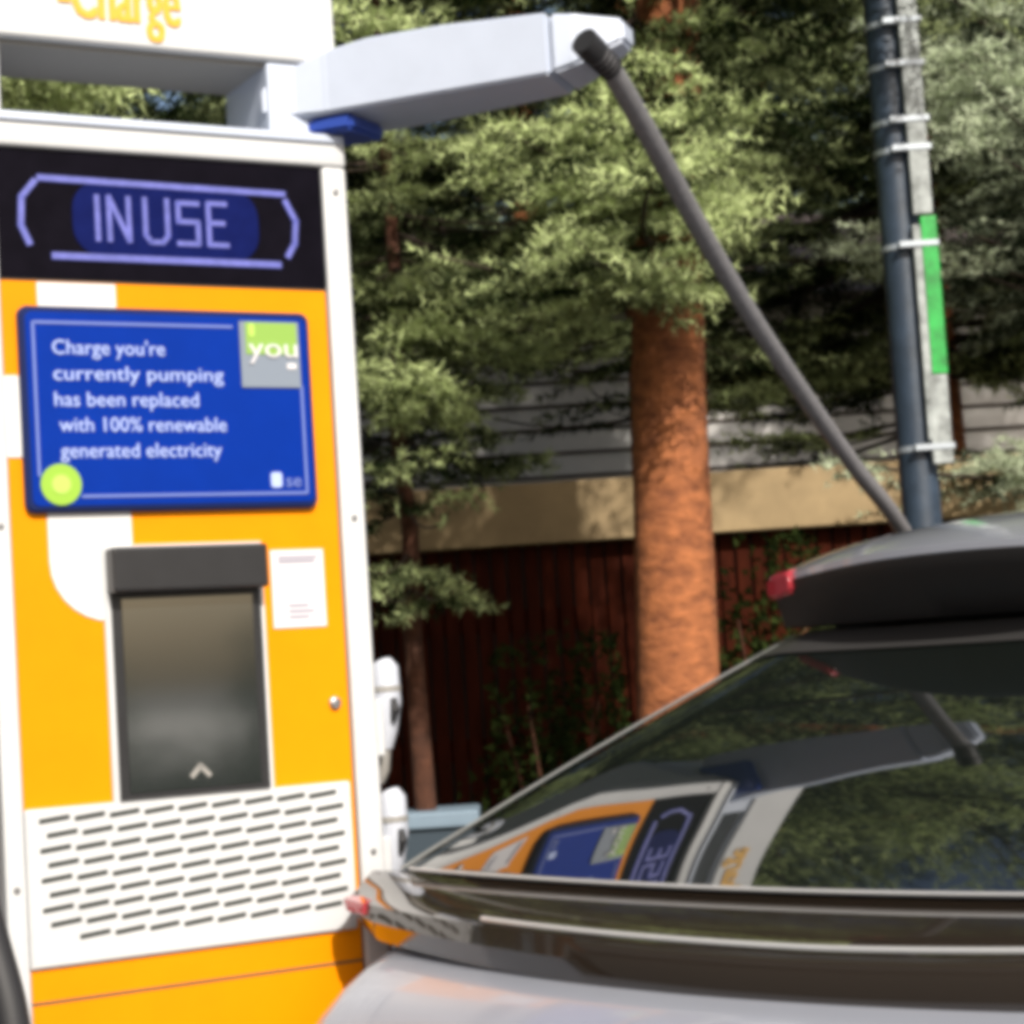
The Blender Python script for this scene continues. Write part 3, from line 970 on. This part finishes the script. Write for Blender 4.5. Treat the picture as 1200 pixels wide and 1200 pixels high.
def spruce(seed, h, r0, z0, lbase, whorl=0.30, per=6, lean=(0.0, 0.0), spacing=0.0085, ln=0.036, wd=0.0065, bright=1.0, shape=0.75, droop=0.28, extra=(), gap=-0.26):
    rg = np.random.default_rng(seed)
    bm = bmesh.new(); bb = bmesh.new()
    tp = []
    for k in range(15):
        z = h * k / 14
        f = 1 - k / 14
        rr_ = r0 * (0.12 + 0.88 * f) * (1 + 0.25 * math.exp(-z / 0.25))
        tp.append((Vector((lean[0] * z + 0.01 * rg.normal(), lean[1] * z + 0.01 * rg.normal(), z)), rr_))
    tube(bm, [q[0] for q in tp], [q[1] for q in tp], 22)
    P0, P1, TP = [], [], []
    plan_ = []
    for (tx, ty, tz) in extra:          # single boughs reaching a given point
        zs = tz + 0.10 + 0.12 * rg.random()
        ax, ay = lean[0] * zs, lean[1] * zs
        Lb = math.hypot(tx - ax, ty - ay)
        plan_.append((zs, math.atan2(ty - ay, tx - ax), Lb, (zs - tz) / Lb * 1.3, rg.uniform(0.85, 1.1)))
    z = z0
    while z < h - 0.15:
        f = (z - z0) / (h - z0)
        for k in range(per):
            plan_.append((z + rg.uniform(-0.12, 0.12), rg.uniform(0, 2 * math.pi), lbase * (1 - f) ** shape * rg.uniform(0.65, 1.12) + 0.12,
                          droop * (1 - f) - 0.35 * f + rg.normal(0, 0.07), rg.uniform(0.35, 1.0)))
        z += whorl * (1 + 0.3 * f)
    for (zz, az, Lb, dr, youth) in plan_:
        if True:
            out = np.array([math.cos(az), math.sin(az), 0.0]); sd = np.array([-out[1], out[0], 0.0])
            bend = rg.normal(0, 0.10)
            st0 = np.array([lean[0] * zz, lean[1] * zz, zz])
            n = 10
            us = np.linspace(0, 1, n + 1)
            path = st0 + np.outer(us * Lb, out) + np.outer(bend * Lb * us ** 2, sd)
            path[:, 2] += Lb * (-dr * us * 1.1 + 0.55 * dr * us ** 2.4 + 0.05 * us ** 2)
            tube(bb, [Vector(q) for q in path[::2]], [max(0.004, 0.012 * Lb * (1 - 0.85 * q)) for q in us[::2]], 5, cap=False)
            # side twigs
            step = 0.065
            m_ = max(3, int(Lb * 0.88 / step))
            for j in range(m_):
                u = 0.12 + 0.88 * (j + rg.uniform(0, 1)) / m_
                i0 = min(int(u * n), n - 1); w = u * n - i0
                q = path[i0] * (1 - w) + path[i0 + 1] * w
                cl = clump(q, seed)
                if cl < gap:
                    continue
                lit = min(1.2, max(0.05, 0.46 + 1.45 * cl))  # painted light: clumps pale as if sunlit, gaps dark as if shaded
                fdir = path[i0 + 1] - path[i0]; fdir = fdir / np.linalg.norm(fdir)
                for sgn in (-1, 1):
                    l2 = (0.50 * Lb * (1 - u) * (0.35 + u) + 0.09) * rg.uniform(0.7, 1.2)
                    l2 = min(l2, 0.60)
                    d2 = fdir * rg.uniform(0.5, 1.0) + sd * sgn * rg.uniform(0.6, 1.0) + np.array([0, 0, rg.uniform(-0.35, 0.10)])
                    d2 /= np.linalg.norm(d2)
                    e = q + d2 * l2
                    nseg = max(1, int(l2 / 0.12))
                    for s_ in range(nseg):
                        P0.append(q + d2 * l2 * s_ / nseg); P1.append(q + d2 * l2 * (s_ + 1) / nseg)
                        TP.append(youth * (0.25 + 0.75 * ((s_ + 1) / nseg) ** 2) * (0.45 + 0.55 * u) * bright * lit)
                    # third order
                    for s_ in range(int(l2 / 0.085)):
                        w2 = (s_ + 0.6) / max(1, int(l2 / 0.085))
                        b0 = q + d2 * l2 * w2
                        for s3 in (-1, 1):
                            d3 = d2 * 0.8 + np.cross(d2, [0, 0, 1]) * s3 * 0.7 + np.array([0, 0, rg.uniform(-0.3, 0.05)])
                            d3 /= np.linalg.norm(d3)
                            P0.append(b0); P1.append(b0 + d3 * rg.uniform(0.06, 0.13))
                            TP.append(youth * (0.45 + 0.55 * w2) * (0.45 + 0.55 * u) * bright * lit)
            P0.append(path[-2]); P1.append(path[-1] + (path[-1] - path[-2]) * 0.8); TP.append(youth * bright)
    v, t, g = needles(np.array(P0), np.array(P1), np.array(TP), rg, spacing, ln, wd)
    return bm, bb, fast_mesh('crown', v, t, g)


def place_tree(name, proto, label, x, y, rz=0.0, sc=1.0, group='spruce trees around the charging bay', bark='bark', needle='needle', z=0.10):
    t = thing(name, label, 'tree', (x, y, z), rz, group)
    t.scale = (sc, sc, sc)
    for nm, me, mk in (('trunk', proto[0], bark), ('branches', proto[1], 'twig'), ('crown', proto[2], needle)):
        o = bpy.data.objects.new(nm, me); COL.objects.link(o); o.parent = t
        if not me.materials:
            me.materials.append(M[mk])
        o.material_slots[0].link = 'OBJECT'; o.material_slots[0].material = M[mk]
    return t


def proto(*a, **k):
    b, b2, crown = spruce(*a, **k)
    out = []
    for nm, q in (('trunk', b), ('branches', b2)):
        me = bpy.data.meshes.new(nm); q.normal_update(); q.to_mesh(me); q.free()
        me.polygons.foreach_set('use_smooth', [True] * len(me.polygons))
        out.append(me)
    return out[0], out[1], crown


t0_, t1_ = at(795, 800, 7.0), at(789, 405, 7.0)
lean_x = (t1_.x - t0_.x) / (t1_.z - t0_.z)


def tips(spots, bx_, by_, rz=0.0):
    """measured bough ends of the photograph, in the frame of the tree that carries them"""
    out = []
    for (px, py, d) in spots:
        p = at(px, py, d) - Vector((bx_, by_, 0.10))
        out.append(tuple(Matrix.Rotation(-rz, 3, 'Z') @ p))
    return out


mx_, my_ = t0_.x - lean_x * (t0_.z - 0.1), 7.0
main = proto(3, 10.5, 0.158, 3.65, 2.0, lean=(lean_x, 0.0), droop=0.20, bright=1.15, spacing=0.0075, wd=0.008, extra=tips(
    [(545, 352, 6.1), (625, 330, 5.8), (685, 318, 5.8),  (570, 190, 6.1), (660, 180, 5.7), (735, 200, 5.6), (800, 165, 6.0),
     (450, 290, 6.7), (445, 195, 6.5), (850, 110, 6.3), (905, 330, 6.7), (650, 260, 5.6), (510, 80, 6.1), (650, 425, 7.0), (900, 440, 7.2), (700, 120, 5.9), (760, 40, 6.0), (820, 50, 6.1), (790, 10, 6.0), (770, 110, 5.9), (835, 250, 6.3)], mx_, my_))
yb = at(490, 830, 7.4)
young = proto(5, 5.2, 0.046, 2.05, 0.60, whorl=0.17, per=5, droop=0.35, shape=0.35, bright=1.1, spacing=0.0075, wd=0.008, extra=tips(
    [(480, 240, 6.9), (505, 330, 6.9), (470, 170, 6.9), (525, 410, 6.9), (450, 340, 6.8), (545, 480, 6.9), (500, 470, 6.8), (455, 450, 6.8), (450, 560, 6.9), (525, 715, 6.95), (470, 720, 6.85), (440, 690, 6.9), (560, 590, 7.2), (440, 620, 7.0), (500, 640, 6.9), (495, 560, 6.85), (510, 500, 6.9), (490, 400, 6.85), (500, 700, 6.9)], yb.x, yb.y, R(40)))
broad = proto(8, 12.0, 0.19, 1.9, 2.6, whorl=0.36, per=6, droop=0.30, spacing=0.011, ln=0.045, wd=0.009)
high = proto(12, 14.0, 0.19, 3.5, 2.9, whorl=0.38, per=6, gap=-0.22, droop=0.20, spacing=0.0105, ln=0.045, wd=0.0095, shape=0.6, extra=tips(
    [(30, 105, 4.9), (90, 112, 4.8), (150, 108, 4.9), (200, 112, 4.8), (240, 110, 5.0), (120, 80, 5.0), (430, 30, 5.2), (470, 120, 5.4)], -2.3, 5.6, R(80)) + tips(
    [(620, 400, 9.6), (690, 430, 9.5), (735, 390, 9.8), (640, 480, 9.6), (860, 420, 9.7), (900, 480, 9.6), (580, 520, 9.7), (960, 400, 9.8), (560, 450, 9.8), (700, 500, 9.9), (520, 400, 9.9)], 0.80, 10.6, R(150)))
pale = proto(9, 9.0, 0.15, 2.9, 2.0, whorl=0.30, per=6, droop=0.22, bright=1.15, spacing=0.0075, wd=0.008, extra=tips(
    [(1095, 120, 7.5), (1140, 175, 7.3), (1190, 90, 7.3), (1120, 70, 7.6), (1180, 215, 7.4), (1160, 330, 7.9), (1190, 300, 7.8), (1100, 20, 7.6), (985, 40, 7.6), (1000, 590, 8.0), (1125, 565, 8.1), (1180, 560, 8.0), (1150, 440, 7.9)], 3.1, 9.3, R(10)))

place_tree('spruce_tree', main, 'tall spruce with the sunlit orange-brown trunk between cable and charger', mx_, my_, 0.0)
place_tree('spruce_tree', young, 'young spruce with a thin reddish trunk just right of the charger', yb.x, yb.y, R(40), 1.0, bark='bark_dark')
place_tree('spruce_tree', pale, 'pale blue-green spruce at the right edge behind the pole', 3.1, 9.3, R(10), 1.0, needle='needle_blue')
place_tree('spruce_tree', high, 'tall spruce rising behind the charger header, spreading over the bay', -2.3, 5.6, R(80), 1.0)
place_tree('spruce_tree', high, 'dark spruce behind the fence left of the pole', 0.80, 10.6, R(150), 1.0)
place_tree('spruce_tree', high, 'dark spruce behind the fence right of the pole', 4.2, 11.4, R(300), 1.0)
place_tree('spruce_tree', high, 'dark spruce behind the fence nearest the pole, half hidden by it', 2.1, 10.1, R(60), 0.92)
place_tree('spruce_tree', high, 'dark spruce behind the fence next to the charger', -1.2, 11.0, R(230), 1.0)
for (x, y, rz, sc, lab) in ((0.4, 24.0, 20, 1.5, 'far spruce beyond the pale building, straight behind the sunlit trunk'),
                            (3.4, 25.5, 120, 1.5, 'far spruce beyond the pale building, behind the pole'),
                            (-2.8, 25.0, 260, 1.5, 'far spruce beyond the pale building, behind the charger'),
                            (6.6, 24.0, 330, 1.5, 'far spruce beyond the pale building, at the right edge')):
    place_tree('spruce_tree', broad, lab, x, y, R(rz), sc)
# trees left of and behind the viewer: they are what the car's glossy panels mirror
for (x, y, rz, sc, lab) in ((-6.5, 2.5, 15, 1.0, 'spruce left of the bay, mirrored in the glossy rear lip'), (-5.5, -2.5, 75, 1.0, 'spruce at the left behind the viewer, mirrored in the car'),
                            (-4.8, 5.2, 190, 1.1, 'spruce to the left behind the charger, mirrored in the rear window')):
    place_tree('spruce_tree', broad, lab, x, y, R(rz), sc)


# ------------------------------------------------------------------ shrubs in front of the fence
def shrub(x, y, h, w, seed, label):
    rg = np.random.default_rng(seed)
    n = int(2600 * h * w)
    d = norm(rg.normal(size=(n, 3))) * rg.random((n, 1)) ** 0.4
    lob = 1 + 0.25 * np.sin(d[:, :1] * 7 + seed) * np.cos(d[:, 2:] * 5)
    c = d * lob * np.array([w / 2, w / 2.6, h / 2]) + np.array([0, 0, h / 2])
    a = norm(rg.normal(size=(n, 3))); b = norm(np.cross(a, norm(rg.normal(size=(n, 3)))))
    s = rg.uniform(0.025, 0.05, (n, 1))
    v = np.stack([c - b * s * .4, c + b * s * .4, c + a * s], 1).reshape(-1, 3)
    v[:, 2] = np.maximum(v[:, 2], 0.01)
    me = fast_mesh('leaves', v, np.arange(len(v)).reshape(-1, 3), np.repeat(rg.uniform(0.1, 1, n), 3))
    t = thing('shrub', label, 'shrub', (x, y, 0.10), 0)
    obj('leaves', me, 'leaf', t)
    g = bmesh.new()
    for k in range(6):
        aa = k * 1.05 + seed
        tube(g, [(0.03 * math.cos(aa), 0.03 * math.sin(aa), 0), (w * .2 * math.cos(aa), w * .2 * math.sin(aa), h * .45), (w * .33 * math.cos(aa), w * .3 * math.sin(aa), h * .8)], [0.014, 0.009, 0.004], 6)
    obj('stems', g, 'bark_dark', t)


q = at(660, 800, 8.0)
shrub(q.x, 8.0, q.z + 0.12, 0.75, 2, 'dim green shrub against the red fence left of the orange trunk')
q = at(915, 690, 7.9)
shrub(q.x, 7.9, q.z + 0.15, 0.9, 4, 'dim green shrub against the red fence under the cable')

struct('added_yard_slab', box(22, 75, -75, -8, -0.1, 0.006), 'concrete')  # unseen pale slab added to brighten the terminal screen's reflection
# unseen planting added so the terminal screen mirrors dark shapes
shrub(7.6, -3.8, 1.0, 1.6, 6, 'added round shrub behind the viewer, unseen, mirrored in the terminal screen')
shrub(9.0, -3.9, 1.9, 1.3, 7, 'added taller shrub behind the viewer, unseen, beside the round one')
for k, (dist, deg, sc) in enumerate(((20, -39.2, 0.10), (24, -43.5, 0.16), (30, -37.3, 0.20))):  # unseen trees added as silhouettes for the screen's reflection
    place_tree('spruce_tree', broad, 'added small spruce behind the viewer, unseen, mirrored in the terminal screen', -0.55 + dist * math.cos(R(deg)), 3.55 + dist * math.sin(R(deg)),
               R(70 * k), sc, group='added small spruces behind the viewer', z=0.0)
